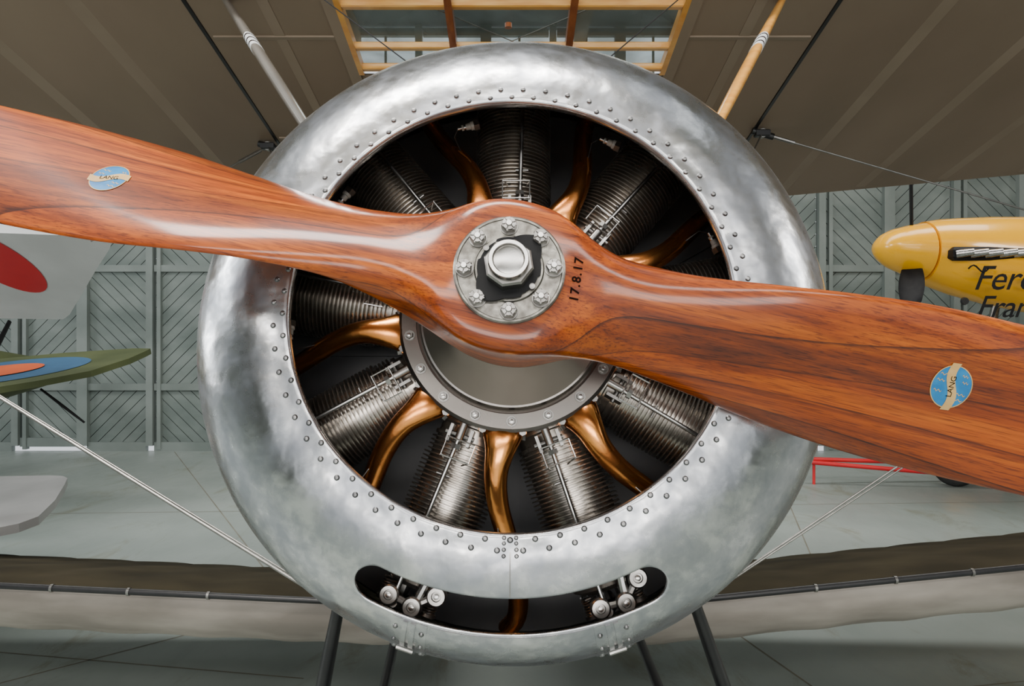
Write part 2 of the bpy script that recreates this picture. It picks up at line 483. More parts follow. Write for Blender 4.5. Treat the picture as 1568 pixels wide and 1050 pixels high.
def dome(b,M,r,h,mt,seg=12):
    b.lathe([(0,r*1.15),(-h*.15,r*1.1),(-h*.35,r),(-h*.8,r*.7),(-h,0)],seg,mt,M)
def surfM(ad,t=None,y=None,r=None):
    a=rad(ad)
    if t is not None:
        y,r=P(t)
        nr,ny=sin(rad(t))/RR, -cos(rad(t))/AA
        L=math.hypot(nr,ny); nr/=L; ny/=L
    else: nr,ny=0,-1
    p=Vector((r*sin(a),y,-r*cos(a)))
    n=Vector((nr*sin(a),ny,-nr*cos(a)))
    q=Vector((0,-1,0)).rotation_difference(n).to_matrix().to_4x4()
    return Matrix.Translation(p)@q
NR=62
for k in range(NR):
    dome(b,surfM(360*k/NR,y=.1208,r=.2798),.0031,.0027,M_RIVET)
    dome(b,surfM(360*(k+.5)/NR,y=.1217,r=.2915),.0031,.0027,M_RIVET)
for sg in (-1,1):
    for r in (.2775,.2835,.2905,.2975):
        dome(b,surfM(sg*1.4,y=.1205 if r<.283 else .1214,r=r),.0022,.0018,M_RIVET)
b.obj('rivets',cowl)
b=MB()
def patch(b,a0,a1,t0,t1,off,mt,na=8,ntt=14):
    vs=[];fs=[]
    for o_ in (-off,.0005):
        for i in range(na+1):
            for j in range(ntt+1):
                M=surfM(a0+(a1-a0)*i/na,t=t0+(t1-t0)*j/ntt)
                vs.append(M@Vector((0,o_,0)))
    W=ntt+1; o=(na+1)*W
    for i in range(na):
        for j in range(ntt):
            fs.append((i*W+j,(i+1)*W+j,(i+1)*W+j+1,i*W+j+1))
    bd=[(i,0) for i in range(na+1)]+[(na,j) for j in range(1,ntt+1)]+[(i,ntt) for i in range(na-1,-1,-1)]+[(0,j) for j in range(ntt-1,0,-1)]
    for q in range(len(bd)):
        A=bd[q][0]*W+bd[q][1]; B=bd[(q+1)%len(bd)][0]*W+bd[(q+1)%len(bd)][1]
        fs.append((A,B,o+B,o+A))
    b.add(vs,fs,mt)
for sg in(-1,1):
    patch(b,sg*16.2,sg*17.0,39.5,90,.004,M_COWL)
    patch(b,sg*17.6,sg*18.4,39.5,90,.004,M_COWL)
    patch(b,sg*14.2,sg*20.4,39.5,90,.0012,M_COWL)
    for tt in (46,58,70,82):
        for aa in (15,19.6):
            dome(b,surfM(sg*aa,t=tt)@Matrix.Translation((0,-.001,0)),.003,.003,M_RIVET)
    b.cyl(surfM(sg*16,t=62)@Vector((0,-.006,0)),surfM(sg*18.8,t=62)@Vector((0,-.006,0)),.003,8,M_STEEL)
patch(b,-13.8,13.8,39.6,43.5,.0014,M_COWL,40,3)
patch(b,-.12,.12,0,19.0,.0008,M_STEEL,2,8)
b.obj('cowl_straps',cowl)

# ------------------------------------------------------------------ rotary engine
eng=empty('rotary_engine',AIR)
b=MB()
b.lathe([(.118,.034),(.124,.048),(.150,.062),(.160,.07),(.176,.095),(.188,.118)],144,M_DISC)
b.lathe([(.188,.118),(.1885,.1205),(.194,.123),(.199,.125),(.1985,.1275),(.197,.128),(.197,.147),(.200,.1512),(.215,.1512),(.216,.146),(.34,.146),(.36,.10),(.37,0)],144,M_CASE)
for k in range(18):
    a=2*pi*k/18+pi
    T=Matrix.Translation((.1375*sin(a),.197,.1375*cos(a)))
    b.lathe([(0,.0072),(-.001,.0070),(-.001,0)],16,M_STEEL,T)
    b.lathe([(-.001,.0052),(-.0045,.0052),(-.0055,.0046),(-.0055,0)],6,M_STEEL,T)
    b.lathe([(-.0055,.0026),(-.008,.0026),(-.0085,0)],10,M_BRIGHT,T)
b.obj('crankcase',eng,ang=30)
bp_=MB(); bp_.lathe([(.40,.02),(.40,.425),(.404,.428)],96,M_DARK)
for k in range(12):
    a=2*pi*k/12; bp_.box((0,.397,.27),(.02,.006,.28),M_DARK,Matrix.Rotation(a,4,'Y'))
bp_.obj('bulkhead',eng)
cy=MB(); pi_=MB(); fit=MB()
def radM(deg): return Matrix.Rotation(rad(90-deg),4,'Y')
YC=.272
for k in range(9):
    deg=90+40*k
    M=radM(deg)
    L=M@Matrix.Translation((0,YC,0))@Matrix.Rotation(rad(90),4,'X')
    pr=[(.138,.052),(.152,.052),(.154,.047),(.166,.047),(.166,.051),(.171,.051)]
    r=.172
    while r<.350:
        fr=.0565 if r>.19 else .0535
        pr+= [(r,.0475),(r+.0030,.0475),(r+.0034,fr),(r+.0050,fr)]
        r+=.0058
    pr+=[(r,.047),(.362,.045),(.368,.036),(.370,0)]
    cy.lathe(pr,56,M_CYL,L)
    def q(x,y,z): return M@Vector((x,y,z))
    yf=YC-.066
    fit.cyl(q(.010,yf,.165),q(.016,yf+.004,.385),.0030,12,M_BRIGHT)
    fit.cyl(q(.010,yf,.152),q(.010,yf,.176),.0056,12,M_STEEL)
    fit.lathe([(0,0),(0,.0068),(.006,.0068),(.006,0)],6,M_STEEL,M@Matrix.Translation((.010,yf,.180))@Matrix.Rotation(rad(90),4,'X'))
    for sx in(-.004,.024):
        fit.box((sx,yf+.008,.168),(.0040,.022,.024),M_STEEL,M,ch=.0008)
    fit.cyl(q(-.009,yf+.004,.168),q(.030,yf+.004,.168),.0032,10,M_STEEL)
    z0,z1=.174,.199; x0,x1=-.014,.024
    loop=[(x0,yf-.006,z0),(x0,yf-.008,z1),(x1,yf-.008,z1),(x1,yf-.006,z0)]
    for A,B in zip(loop,loop[1:]+loop[:1]): fit.cyl(q(*A),q(*B),.0010,6,M_BRIGHT)
    fit.cyl(q(x0,yf-.008,z1),q(x0+.01,YC-.05,z1+.004),.0010,6,M_BRIGHT)
    fit.cyl(q(x1,yf-.008,z1),q(x1-.004,YC-.05,z1+.004),.0010,6,M_BRIGHT)
    fit.cyl(q(.004,yf+.006,.222),q(.022,yf+.006,.222),.0016,8,M_STEEL)
    S=M@Matrix.Translation((-.050,YC-.048,.302))@Matrix.Rotation(rad(90),4,'Z')@Matrix.Rotation(rad(-14),4,'X')
    fit.lathe([(0,0),(0,.0085),(.008,.0085),(.008,0)],6,M_STEEL,S)
    fit.lathe([(.008,.0065),(.012,.0065),(.013,.0050),(.024,.0042),(.026,.0042),(.026,0)],16,M_CERAM,S)
    fit.lathe([(.020,.0052),(.023,.0052),(.023,0)],16,M_BRIGHT,S)
    fit.lathe([(.026,.0030),(.032,.0030),(.033,0)],12,M_BRIGHT,S)
    fit.tube([S@Vector((0,.032,0)),S@Vector((0,.040,-.012)),S@Vector((.006,.03,-.06)),q(-.03,.205,.16)],.0009,6,M_BRIGHT)
    for sx in(-.013,.013):
        fit.box((sx,YC,.380),(.006,.05,.030),M_STEEL,M,ch=.001)
    fit.cyl(q(-.022,YC,.390),q(.022,YC,.390),.006,14,M_STEEL)
    fit.cyl(q(.014,YC-.062,.388),q(0,YC,.393),.0055,10,M_STEEL)
    fit.cyl(q(0,YC,.393),q(-.002,YC+.05,.386),.0055,10,M_STEEL)
    for (vx,vy) in((-.028,YC-.032),(.030,YC-.030)):
        sp=[]
        for j in range(60):
            a=j*.75; sp.append(q(vx+.0095*cos(a),vy+.0095*sin(a),.366+j*.0004))
        fit.tube(sp,.0014,5,M_STEEL)
        fit.lathe([(-.389,0),(-.389,.012),(-.393,.012),(-.395,.008),(-.395,0)],20,M_STEEL,M@Matrix.Translation((vx,vy,0))@Matrix.Rotation(rad(-90),4,'X'))
    RP=[(-.034,.362),(-.010,.384),(.022,.380)]
    for vx,vz in RP:
        fit.lathe([(0,0),(0,.0125),(-.012,.0125),(-.0145,.0105),(-.0145,.0062),(-.011,.0055),(-.011,0)],24,M_STEEL,M@Matrix.Translation((vx,YC-.055,vz)))
        fit.lathe([(-.010,.0035),(-.016,.0035),(-.017,0)],6,M_BRIGHT,M@Matrix.Translation((vx,YC-.055,vz)))
    for (xa,za),(xb,zb) in zip(RP,RP[1:]):
        fit.cyl(q(xa,YC-.060,za),q(xb,YC-.060,zb),.0050,8,M_STEEL)
    fit.cyl(q(-.034,YC-.062,.325),q(-.034,YC-.060,.362),.0052,10,M_STEEL); fit.cyl(q(-.018,YC-.060,.335),q(-.012,YC-.058,.378),.0062,10,M_BRIGHT)
    path=[(15.5,.146,.222,.027,.016),(15.5,.153,.215,.0265,.016),(15.3,.165,.211,.0225,.0155),(14.8,.180,.210,.0185,.015),(14.3,.197,.212,.0160,.0145),(14.6,.218,.218,.0148,.014),
          (16.0,.245,.228,.0140,.0135),(18.2,.275,.240,.0137,.013),(20.3,.310,.253,.0135,.013),(21.3,.350,.268,.0135,.013),(21,.385,.285,.013,.013),(19,.405,.305,.013,.013)]
    fine=[]
    for i in range(len(path)-1):
        for s_ in range(4):
            u=s_/4; p0=path[max(i-1,0)];p1=path[i];p2=path[i+1];p3=path[min(i+2,len(path)-1)]
            fine.append([.5*((2*p1[c])+(-p0[c]+p2[c])*u+(2*p0[c]-5*p1[c]+4*p2[c]-p3[c])*u*u+(-p0[c]+3*p1[c]-3*p2[c]+p3[c])*u**3) for c in range(5)])
    fine.append(list(path[-1]))
    pts=[];rs=[]
    for (o,r_,y_,a_,b_) in fine:
        an=rad(deg+o); pts.append((r_*cos(an),y_,r_*sin(an))); rs.append((a_,b_))
    an=rad(deg+15.5)
    pi_.tube(pts,rs,28,M_COPPER,up=(-sin(an),0,cos(an)))
    Fm=radM(deg+15.5)
    pi_.box((0,.222,.149),(.062,.030,.006),M_COPPER,Fm,ch=.0015)
    for sx in(-.026,.026):
        pi_.lathe([(0,.0048),(-.005,.0048),(-.005,0)],6,M_STEEL,Fm@Matrix.Translation((sx,.208,.149)))
        fit.lathe([(0,.0048),(.006,.0048),(.006,0)],6,M_STEEL,Fm@Matrix.Translation((sx,.222,.152))@Matrix.Rotation(rad(90),4,'X'))
cy.obj('finned_cylinders',eng,ang=30); pi_.obj('induction_pipes',eng,ang=40); fit.obj('valve_gear',eng,ang=35)

# ------------------------------------------------------------------ airframe
bi=empty('biplane')
def loft(b,secs,mt,cap=True,mts=None):
    n=len(secs[0]); vs=[p for s in secs for p in s]
    groups={}
    for i in range(len(secs)-1):
        for k in range(n):
            j=(k+1)%n
            g=mt if mts is None else mts[k]
            groups.setdefault(g,[]).append((i*n+k,i*n+j,(i+1)*n+j,(i+1)*n+k))
    if cap:
        groups.setdefault(mt,[]).append(tuple(range(n))); groups[mt].append(tuple((len(secs)-1)*n+k for k in range(n)))
    st=len(b.v)
    for p in vs: b.v.append(tuple(p))
    for g,ff in groups.items():
        k=b.mi(g)
        for f_ in ff: b.f.append([st+i for i in f_]); b.m.append(k)
b=MB()
def fsec(y,rt,rs,rb,e,n=48,zc=0):
    out=[]
    for k in range(n):
        a=2*pi*k/n; c,s=cos(a),sin(a)
        x=rs*math.copysign(abs(c)**(2/e),c); z=(rt if s>0 else rb)*math.copysign(abs(s)**(2/e),s)+zc
        out.append((x,y,z))
    return out
loft(b,[fsec(.505,.42,.42,.42,2),fsec(.7,.42,.40,.42,2.4),fsec(1.0,.44,.38,.42,3.2),fsec(1.5,.40,.36,.42,4),fsec(2.2,.36,.32,.38,4),fsec(3.5,.24,.22,.26,4),fsec(5.2,.09,.06,.12,4)],M_OLIVE)
b.obj('fuselage',bi).matrix_local=AIR
b=MB()
def slab(b,outline,thk,mt,M):
    n=len(outline); vs=[(x,y,thk/2) for x,y in outline]+[(x,y,-thk/2) for x,y in outline]
    b.add(vs,[tuple(range(n)),tuple(range(2*n-1,n-1,-1))]+[(i,n+i,n+(i+1)%n,(i+1)%n) for i in range(n)],mt,M)
slab(b,[(-.1,4.4),(.1,4.4),(1.1,4.7),(1.25,5.0),(1.1,5.4),(.1,5.3),(-.1,5.3),(-1.1,5.4),(-1.25,5.0),(-1.1,4.7)],.03,M_OLIVE,AIR@Matrix.Translation((0,0,.1)))
slab(b,[(0,4.6),(.3,4.8),(.65,5.1),(.7,5.4),(.45,5.6),(0,5.55)],.03,M_OLIVE,AIR@Matrix(((0,0,1,0),(0,1,0,0),(1,0,0,.1),(0,0,0,1))))
b.cyl(AIR@Vector((0,4.9,-.1)),AIR@Vector((0,5.25,-.30)),.02,8,M_SPRUCE)
b.obj('tail',bi)
def zup(x): return (1.48*math.sqrt(x)-.63*x-1.76*x*x+1.42*x**3-.51*x**4)*1.9
def wing(b,xs_z,le,te,thk,mtop,mbot,lowthk=0,z_of=None):
    cf=[0,.004,.012,.03,.06,.11,.18,.3,.45,.6,.75,.88,.96,1]
    secs=[]
    L=Vector((te[0]-le[0],te[1]-le[1])); nrm=Vector((-L.y,L.x)).normalized()
    for x in xs_z:
        dz=z_of(x) if z_of else 0
        s=[]
        for c in cf:
            h=thk*zup(c)*.5
            s.append((x,le[0]+L.x*c+nrm.x*h,le[1]+L.y*c+nrm.y*h+dz))
        for c in reversed(cf[1:-1]):
            h=-lowthk*min(1,zup(c)*1.1)*(1-.7*c)
            s.append((x,le[0]+L.x*c+nrm.x*h,le[1]+L.y*c+nrm.y*h+dz))
        secs.append(s)
    n=len(secs[0]); mts=[mtop]*(len(cf)-1)+[mbot]*(n-len(cf)+1)
    loft(b,secs,mbot,mts=mts)
def uz(y): return CAMZ+1.305-.222*y
ULE=(1.60,uz(1.60)); UTE=(3.06,uz(3.06))
tr,tl=math.tan(rad(5.2)),math.tan(rad(3.8))
def udz(x):
    if x>.86: return (x-.86)*tr
    if x<-.86: return (-x-.86)*tl
    return 0
b=MB()
def scal(x0,x1,n): return [x0+(x1-x0)*i/n for i in range(n+1)]
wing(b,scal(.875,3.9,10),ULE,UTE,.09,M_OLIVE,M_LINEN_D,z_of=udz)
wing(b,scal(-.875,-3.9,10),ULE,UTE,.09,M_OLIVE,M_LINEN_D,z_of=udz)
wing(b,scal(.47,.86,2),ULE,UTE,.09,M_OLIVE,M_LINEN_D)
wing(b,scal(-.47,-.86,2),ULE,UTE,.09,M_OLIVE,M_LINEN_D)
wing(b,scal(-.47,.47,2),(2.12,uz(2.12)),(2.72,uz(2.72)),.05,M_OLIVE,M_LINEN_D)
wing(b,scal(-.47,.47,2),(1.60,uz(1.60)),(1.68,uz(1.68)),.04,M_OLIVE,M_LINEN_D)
b.obj('upper_wing',bi)
b=MB()
def strip(b,x,w,y0,y1,mt,h=.003,off=0):
    A=Vector((x,y0,uz(y0)+udz(x)-off)); B=Vector((x,y1,uz(y1)+udz(x)-off))
    d=(B-A)
    M=Matrix.Translation((A+B)/2)@Vector((0,1,0)).rotation_difference(d.normalized()).to_matrix().to_4x4()
    b.box((0,0,0),(w,d.length,h),mt,M)
for sg in(-1,1):
    strip(b,sg*.8675,.010,1.62,3.03,M_BLACK,.006)
    x=1.18
    while x<3.8:
        strip(b,sg*x,.05,1.64,3.03,M_TAPE,.003); x+=.36
    strip(b,sg*.66,.03,1.64,3.03,M_TAPE,.003)
    for yy in (1.95,2.5):
        b.box((sg*.665,yy,uz(yy)),(.37,.018,.006),M_TAPE)
    strip(b,sg*.487,.035,1.62,2.6,M_TAPE,.010)
b.obj('rib_tapes',bi)
b=MB()
for yy in (1.73,1.83,2.0,2.098):
    b.box((0,yy,uz(yy)+.008),(.95,.022,.020),M_SPRUCE,ch=.003)
for xx in (-.465,.465):
    strip(b,xx,.016,1.68,2.12,M_SPRUCE,.03,-.01)
for xx in(-.17,.165):
    strip(b,xx,.02,1.64,2.13,M_RIBWOOD,.034,-.006)
b.cyl((-.465,1.70,uz(1.70)+.02),(.165,2.1,uz(2.1)+.02),.0015,6,M_WIRE); b.cyl((.465,1.70,uz(1.70)+.02),(-.165,2.1,uz(2.1)+.02),.0015,6,M_WIRE)
b.lathe([(-.006,0),(-.006,.010),(.006,.010),(.006,0)],16,M_RIBWOOD,Matrix.Translation((-.01,1.90,uz(1.90)))@Matrix.Rotation(rad(90),4,'X'))
b.obj('centre_section_frame',bi)
b=MB()
A=[(-.46,1.68,uz(1.68)+.024),(.46,1.68,uz(1.68)+.024),(.46,2.12,uz(2.12)+.024),(-.46,2.12,uz(2.12)+.024)]
b.add(A,[(0,1,2,3)],M_GLASS); b.obj('celluloid_window',bi,smooth=False)
b=MB()
def strut(b,A,B,a,c,mt):
    A=Vector(A);B=Vector(B); n=12
    pts=[A+(B-A)*i/n for i in range(n+1)]
    rr=[(a*(.72+.28*sin(pi*i/n)),c*(.72+.28*sin(pi*i/n))) for i in range(n+1)]
    b.tube(pts,rr,20,mt,up=(0,1,0))
CS=(((-.353,1.30,1.80),(-.756,1.80,uz(1.8))),((.356,1.30,1.80),(.713,1.80,uz(1.8))))
for (A,B),mm in zip(CS,(M_PALEW,M_SPRUCE)): strut(b,A,B,.022,.0125,mm)
strut(b,(-.36,1.75,1.76),(-.80,2.55,uz(2.55)),.020,.012,M_SPRUCE)
strut(b,(.36,1.75,1.76),(.80,2.55,uz(2.55)),.020,.012,M_SPRUCE)
for A,B in CS:
    A=Vector(A);B=Vector(B)
    b.tube([A+(B-A)*.60,A+(B-A)*.68],(.0225,.0132),20,M_WHITE,up=(0,1,0))
    for u in (.615,.64,.665): b.tube([A+(B-A)*u,A+(B-A)*(u+.006)],(.0228,.0135),20,M_INK,up=(0,1,0))
b.obj('cabane_struts',bi)
b=MB()
FL=Vector((-.90,2.52,uz(2.52)-.02)); FR=Vector((.89,2.43,uz(2.43)-.02))
for F in(FL,FR):
    b.box(F,(.05,.03,.025),M_BLACK,ch=.004); b.cyl(F+Vector((-.035,0,.01)),F+Vector((.04,0,-.012)),.012,12,M_BLACK)
    b.lathe([(-.01,0),(-.01,.016),(.01,.016),(.01,0)],14,M_STEEL,Matrix.Translation(F))
def wire(A,B,r,mt=M_WIRE,tb=True):
    A=Vector(A);B=Vector(B); b.cyl(A,B,r,8,mt)
    if tb:
        d=(B-A).normalized(); b.cyl(A+d*.03,A+d*.12,r*2.2,8,M_STEEL)
wire(FL,(-1.45,2.35,1.80),.003); wire(FR,(2.9,2.45,1.62),.003)
wire(FL,(-.35,1.5,1.5),.003,tb=False); wire(FR,(.35,1.5,1.5),.003,tb=False)
wire((-.50,1.66,.855),(-2.8,1.9,2.15),.0042,tb=False); wire((-.52,1.69,.86),(-2.8,1.92,2.14),.002,tb=False)
wire((.50,1.66,.855),(2.8,1.9,2.27),.0028,tb=False); wire((.50,1.68,.84),(2.8,1.95,2.20),.002,tb=False)
wire((-.16,1.35,1.97),(-.62,1.62,uz(1.62)),.0013,M_MATT,tb=False); wire((.14,1.35,1.97),(.55,1.62,uz(1.62)),.0013,M_MATT,tb=False)
b.obj('bracing_wires',bi)
def ldz(x): return (x-.5)*math.tan(rad(5.7)) if x>.5 else ((-x-.5)*math.tan(rad(2.7)) if x<-.5 else 0)
b=MB()
LLE=(2.16,.63); LTE=(3.5,.63-1.34*math.tan(rad(15.1)))
for sg in(-1,1):
    wing(b,scal(sg*.30,sg*3.8,84),LLE,LTE,.075,M_OLIVE,M_LINEN_P,lowthk=.185,z_of=lambda x: ldz(x)-.006*abs(sin((abs(x)-.3)/.29*pi/1))**4)
b.obj('lower_wing',bi,ang=60)
b=MB()
for sg in(-1,1):
    pts=[(sg*x,2.138,.638+ldz(sg*x)) for x in scal(.32,3.75,30)]
    b.tube(pts,.010,12,M_BLACK)
    for x in (.95,1.2,1.44,1.68,2.0):
        b.tube([(sg*(x-.004),2.138,.638+ldz(sg*x)),(sg*(x+.004),2.138,.638+ldz(sg*x))],.0125,12,M_STEEL)
b.obj('leading_edge_tube',bi)
b=MB()
for sg in(-1,1):
    strut(b,(sg*2.6,2.35,.58+ldz(sg*2.6)),(sg*2.6,1.85,uz(1.85)+udz(sg*2.6)),.03,.014,M_SPRUCE)
    strut(b,(sg*2.6,3.1,.40+ldz(sg*2.6)),(sg*2.6,2.6,uz(2.6)+udz(sg*2.6)),.03,.014,M_SPRUCE)
b.obj('interplane_struts',bi)
b=MB()
for sg in(-1,1):
    bx=.49 if sg<0 else .60
    strut(b,(sg*.335+(.012 if sg>0 else 0),1.36,.98),(sg*bx,1.50,.31),.024,.015,M_BLACK)
    strut(b,(sg*.235+(.016 if sg>0 else 0),1.42,.87),(sg*bx*.8,1.85,.31),.018,.012,M_BLACK)
    b.box((sg*.335,1.34,.955),(.07,.04,.02),M_BLACK,ch=.004)
    T=Matrix.Translation((sg*.72,1.62,.272))@Matrix.Rotation(rad(90),4,'Z')
    tt=[(.04*cos(a),.232+.04*sin(a)) for a in [2*pi*i/16 for i in range(17)]]
    b.lathe(tt,48,M_RUBBER,T)
    b.lathe([(.055,0),(.05,.03),(.02,.205),(-.02,.205),(-.05,.03),(-.055,0)],48,M_LINEN_P,T)
b.cyl((-.76,1.62,.272),(.76,1.62,.272),.022,16,M_STEEL)
b.box((0,1.66,.275),(1.2,.42,.03),M_BLACK,ch=.008)
b.obj('undercarriage',bi)
b=MB()
b.tube([AIR@Vector(p) for p in [(-.30,.50,-.345),(-.25,.50,-.39),(-.15,.49,-.45),(0,.49,-.47),(.15,.49,-.45),(.24,.50,-.395)]],.004,8,M_STEEL)
b.tube([AIR@Vector(p) for p in [(-.28,.52,-.36),(-.20,.52,-.43),(-.12,.52,-.455)]],.005,8,M_COPPER)
for x in(-.17,.15):
    b.tube([AIR@Vector((x,.52,-.41)),AIR@Vector((x*.98,.52,-.465)),AIR@Vector((x*.7,.52,-.47))],.007,10,M_BLACK)
b.obj('under_cowl_pipes',bi)

# ------------------------------------------------------------------ hangar
W0,W1,YB,YF=-13,14,9.2,-9.0
b=MB(); b.box(((W0+W1)/2,(YB+YF)/2,-.05),(W1-W0,YB-YF,.1),M_FLOOR)
def joint(x0,y0,x1,y1,w):
    A=Vector((x0,y0,.0008)); B=Vector((x1,y1,.0008)); d=(B-A).normalized(); n_=Vector((-d.y,d.x,0))*w/2
    b.add([A-n_,A+n_,B+n_,B-n_],[(0,1,2,3)],M_JOINT)
joint(-2.6,2.55,-1.2,3.75,.010); joint(.9,4.2,1.4,2.4,.010); joint(-8,5.6,8,6.4,.012); joint(1.2,2.75,2.9,3.05,.008); joint(-3.0,3.3,-.9,2.95,.008); joint(-4.5,9.1,-1.6,4.4,.010); joint(3.4,9.1,1.9,4.2,.010)
b.obj('floor',smooth=False)
def clip(poly,x0,x1,z0,z1):
    for ax,val,sg in((0,x0,1),(0,x1,-1),(1,z0,1),(1,z1,-1)):
        out=[]
        for i in range(len(poly)):
            P_,Q_=poly[i-1],poly[i]
            dp=(P_[ax]-val)*sg; dq=(Q_[ax]-val)*sg
            if dp>=0 and dq>=0: out.append(Q_)
            elif dp>=0 or dq>=0:
                t_=dp/(dp-dq); X=(P_[0]+(Q_[0]-P_[0])*t_,P_[1]+(Q_[1]-P_[1])*t_); out.append(X)
                if dq>=0: out.append(Q_)
        poly=out
        if len(poly)<3: return []
    return poly
wl=MB()
pw=.90; x=W0+.05; k=0
while x<W1-.01:
    x1=min(x+pw,W1)
    base=.06 if k in(7,) else .0
    wl.box((x,YB-.03,2.9),(.09 if k%2 else .14,.10,5.65),M_WALLF)
    if k%2: wl.box((x+.12,YB-.03,2.45),(.05,.07,4.85),M_WALLF)
    for zz,h in((base+.06,.12),(.86,.09),(2.45,.09),(4.0,.12),(4.87,.10),(5.62,.10)):
        wl.box(((x+x1)/2,YB-.02,zz),(x1-x-.11,.07,h),M_WALLF)
    # bar across an added clerestory opening that brightens the view through the celluloid
    wl.box(((x+x1)/2,YB-.01,5.25),(.03,.03,.66),M_WALLF)
    for zi,(za,zb) in enumerate(((base+.12,.815),(.905,2.405),(2.495,3.94),(4.06,4.82))):
        dirn=1 if ((k+zi)%2==0) else -1
        xa,xb=x+.055,x1-.055
        bw=.165
        span=(xb-xa)+(zb-za)
        c=-(zb-za)-bw
        while c<span:
            w_=bw-.012
            if dirn>0: poly=[(xa+c,za),(xa+c+w_,za),(xa+c+w_+(zb-za),zb),(xa+c+(zb-za),zb)]
            else: poly=[(xb-c,za),(xb-c-w_,za),(xb-c-w_-(zb-za),zb),(xb-c-(zb-za),zb)]
            pl=clip(poly,xa,xb,za,zb)
            if len(pl)>2:
                n=len(pl)
                vs=[(p[0],YB-.012,p[1]) for p in pl]+[(p[0],YB+.02,p[1]) for p in pl]
                wl.add(vs,[tuple(range(n))]+[(i,(i+1)%n,n+(i+1)%n,n+i) for i in range(n)],M_WALL)
            c+=bw
        wl.box(((xa+xb)/2,YB+.03,(za+zb)/2),(xb-xa,.02,zb-za),M_GAP)
    x+=pw; k+=1
wl.obj('wall_back',smooth=False)
for nm,xx in(('wall_left',W0),('wall_right',W1)):
    b=MB(); b.box((xx,(YB+YF)/2,2.85),(.1,YB-YF,5.7),M_WALL)
    y=YF+.5
    while y<YB: b.box((xx+(.08 if xx<0 else -.08),y,2.85),(.08,.12,5.7),M_WALLF); y+=1.2
    b.obj(nm,smooth=False)
b=MB()
b.box((W0+2.5,YF,2.85),(5,.1,5.7),M_WALL); b.box((W1-2.5,YF,2.85),(5,.1,5.7),M_WALL); b.box(((W0+W1)/2,YF,5.2),(W1-W0-10,.1,1.0),M_WALL)
b.obj('wall_front',smooth=False)
b=MB()
ys=[YF,-5.4,-3.8,-.6,1.6,5.2,6.6,YB+.1]
H=5.75
for i in (0,2,4,6):
    b.box(((W0+W1)/2,(ys[i]+ys[i+1])/2,H),(W1-W0,ys[i+1]-ys[i],.08),M_ROOF)
for i in(1,3,5):
    for xc in range(-12,14,3):
        b.box((xc+.9,(ys[i]+ys[i+1])/2,H),(1.2,ys[i+1]-ys[i],.08),M_ROOF)
b.obj('ceiling',smooth=False)
b=MB()
for xc in range(-12,14,3):
    b.box((xc+.9,(YB+YF)/2,H-.2),(.14,YB-YF,.26),M_TRUSS)
for y in (-7,-2.2,3.2,7.6):
    b.box(((W0+W1)/2,y,H-.4),(W1-W0,.14,.2),M_TRUSS)
b.obj('roof_beams',smooth=False)

# ------------------------------------------------------------------ background aircraft
ye=empty('yellow_airplane')
D=6.3
def wx(px): return (px-784)/1045*D
def wz(py): return CAMZ+(525-py)/1045*D
st=[(1340,377,381,.02),(1343,368,390,.10),(1351,359,400,.17),(1364,352,410,.22),(1386,346,420,.26),(1408,342,428,.29)]
b=MB()
def esec(px,t_,bo,hw,n=32):
    zc=(wz(t_)+wz(bo))/2; hz=(wz(t_)-wz(bo))/2
    return [(wx(px),D+hw*cos(2*pi*k/n),zc+hz*sin(2*pi*k/n)) for k in range(n)]
loft(b,[esec(*q_) for q_ in st],M_YEL); b.obj('spinner',ye)
b=MB()
st=[(1411,340,432,.30),(1430,337,441,.33),(1460,335,452,.35),(1510,333,466,.37),(1568,333,478,.38),(1700,322,492,.40),(1900,318,495,.40),(2200,352,486,.30),(2600,380,450,.12)]
loft(b,[esec(*q_) for q_ in st],M_YEL); b.obj('fuselage',ye)
b=MB()
K_=.943   # near face of the fuselage is closer than its centreline
def nx(px): return (px-784)/1045*D*K_
def nz(py): return CAMZ+(525-py)/1045*D*K_
b.box(((nx(1457)+nx(1640))/2,D-.335,nz(388)),(nx(1640)-nx(1457),.09,.12),M_MATT,ch=.03)
for i in range(8):
    x_=nx(1464+i*22)
    b.cyl((x_,D-.36,nz(389)),(x_+.11,D-.43,nz(387)),.036,12,M_BRIGHT,.030)
b.lathe([(0,0),(0,.035),(-.02,.03),(-.02,0)],16,M_BLACK,Matrix.Translation((nx(1476),D-.36,nz(461))))
for up_ in(1,0):
    c=Vector((wx(1396),D,wz(384)))
    secs=[]
    an_dir=Vector((-.10,-.15,1)).normalized() if up_ else Vector((-.30,-.50,-.80)).normalized()
    for i in range(9):
        u=.18+(.72 if up_ else .5)*i/8; w_=(.035 if up_ else .075)+.03*sin(pi*min(1,i/8*1.1)); w_*=(1 if i<8 else .3)
        p=c+an_dir*u; e1=Vector((1,0,0)) ; e1=(e1-an_dir*e1.dot(an_dir)).normalized(); e2=an_dir.cross(e1)
        ch_=(e1*(.25 if up_ else .8)+e2*.6).normalized(); th=an_dir.cross(ch_)
        secs.append([p+ch_*w_*cos(2*pi*k/10)+th*.014*sin(2*pi*k/10) for k in range(10)])
    loft(b,secs,M_MATT)
b.box((wx(1800),D-1.0,2.0),(1.5,3.4,.16),M_YEL,ch=.05)
b.obj('exhausts_and_propeller',ye)
b=MB()
for txt,px,py,sz in(('Ferocious',1480,428,.30),('Frankie',1490,471,.27)):
    tv,tf=text_mesh(txt,sz,.38,align='LEFT',off=.001,spacing=.96)
    b.add([(nx(px+4)+p.x,D-.400+ (.05 if py>450 else 0),nz(py)+p.y) for p in tv],tf,M_MATT)
b.tube([(nx(1478)+.022*i,D-.400,nz(412)+.03*sin(i*.8)) for i in range(9)],.007,6,M_MATT)
b.obj('nose_lettering',ye,smooth=False)
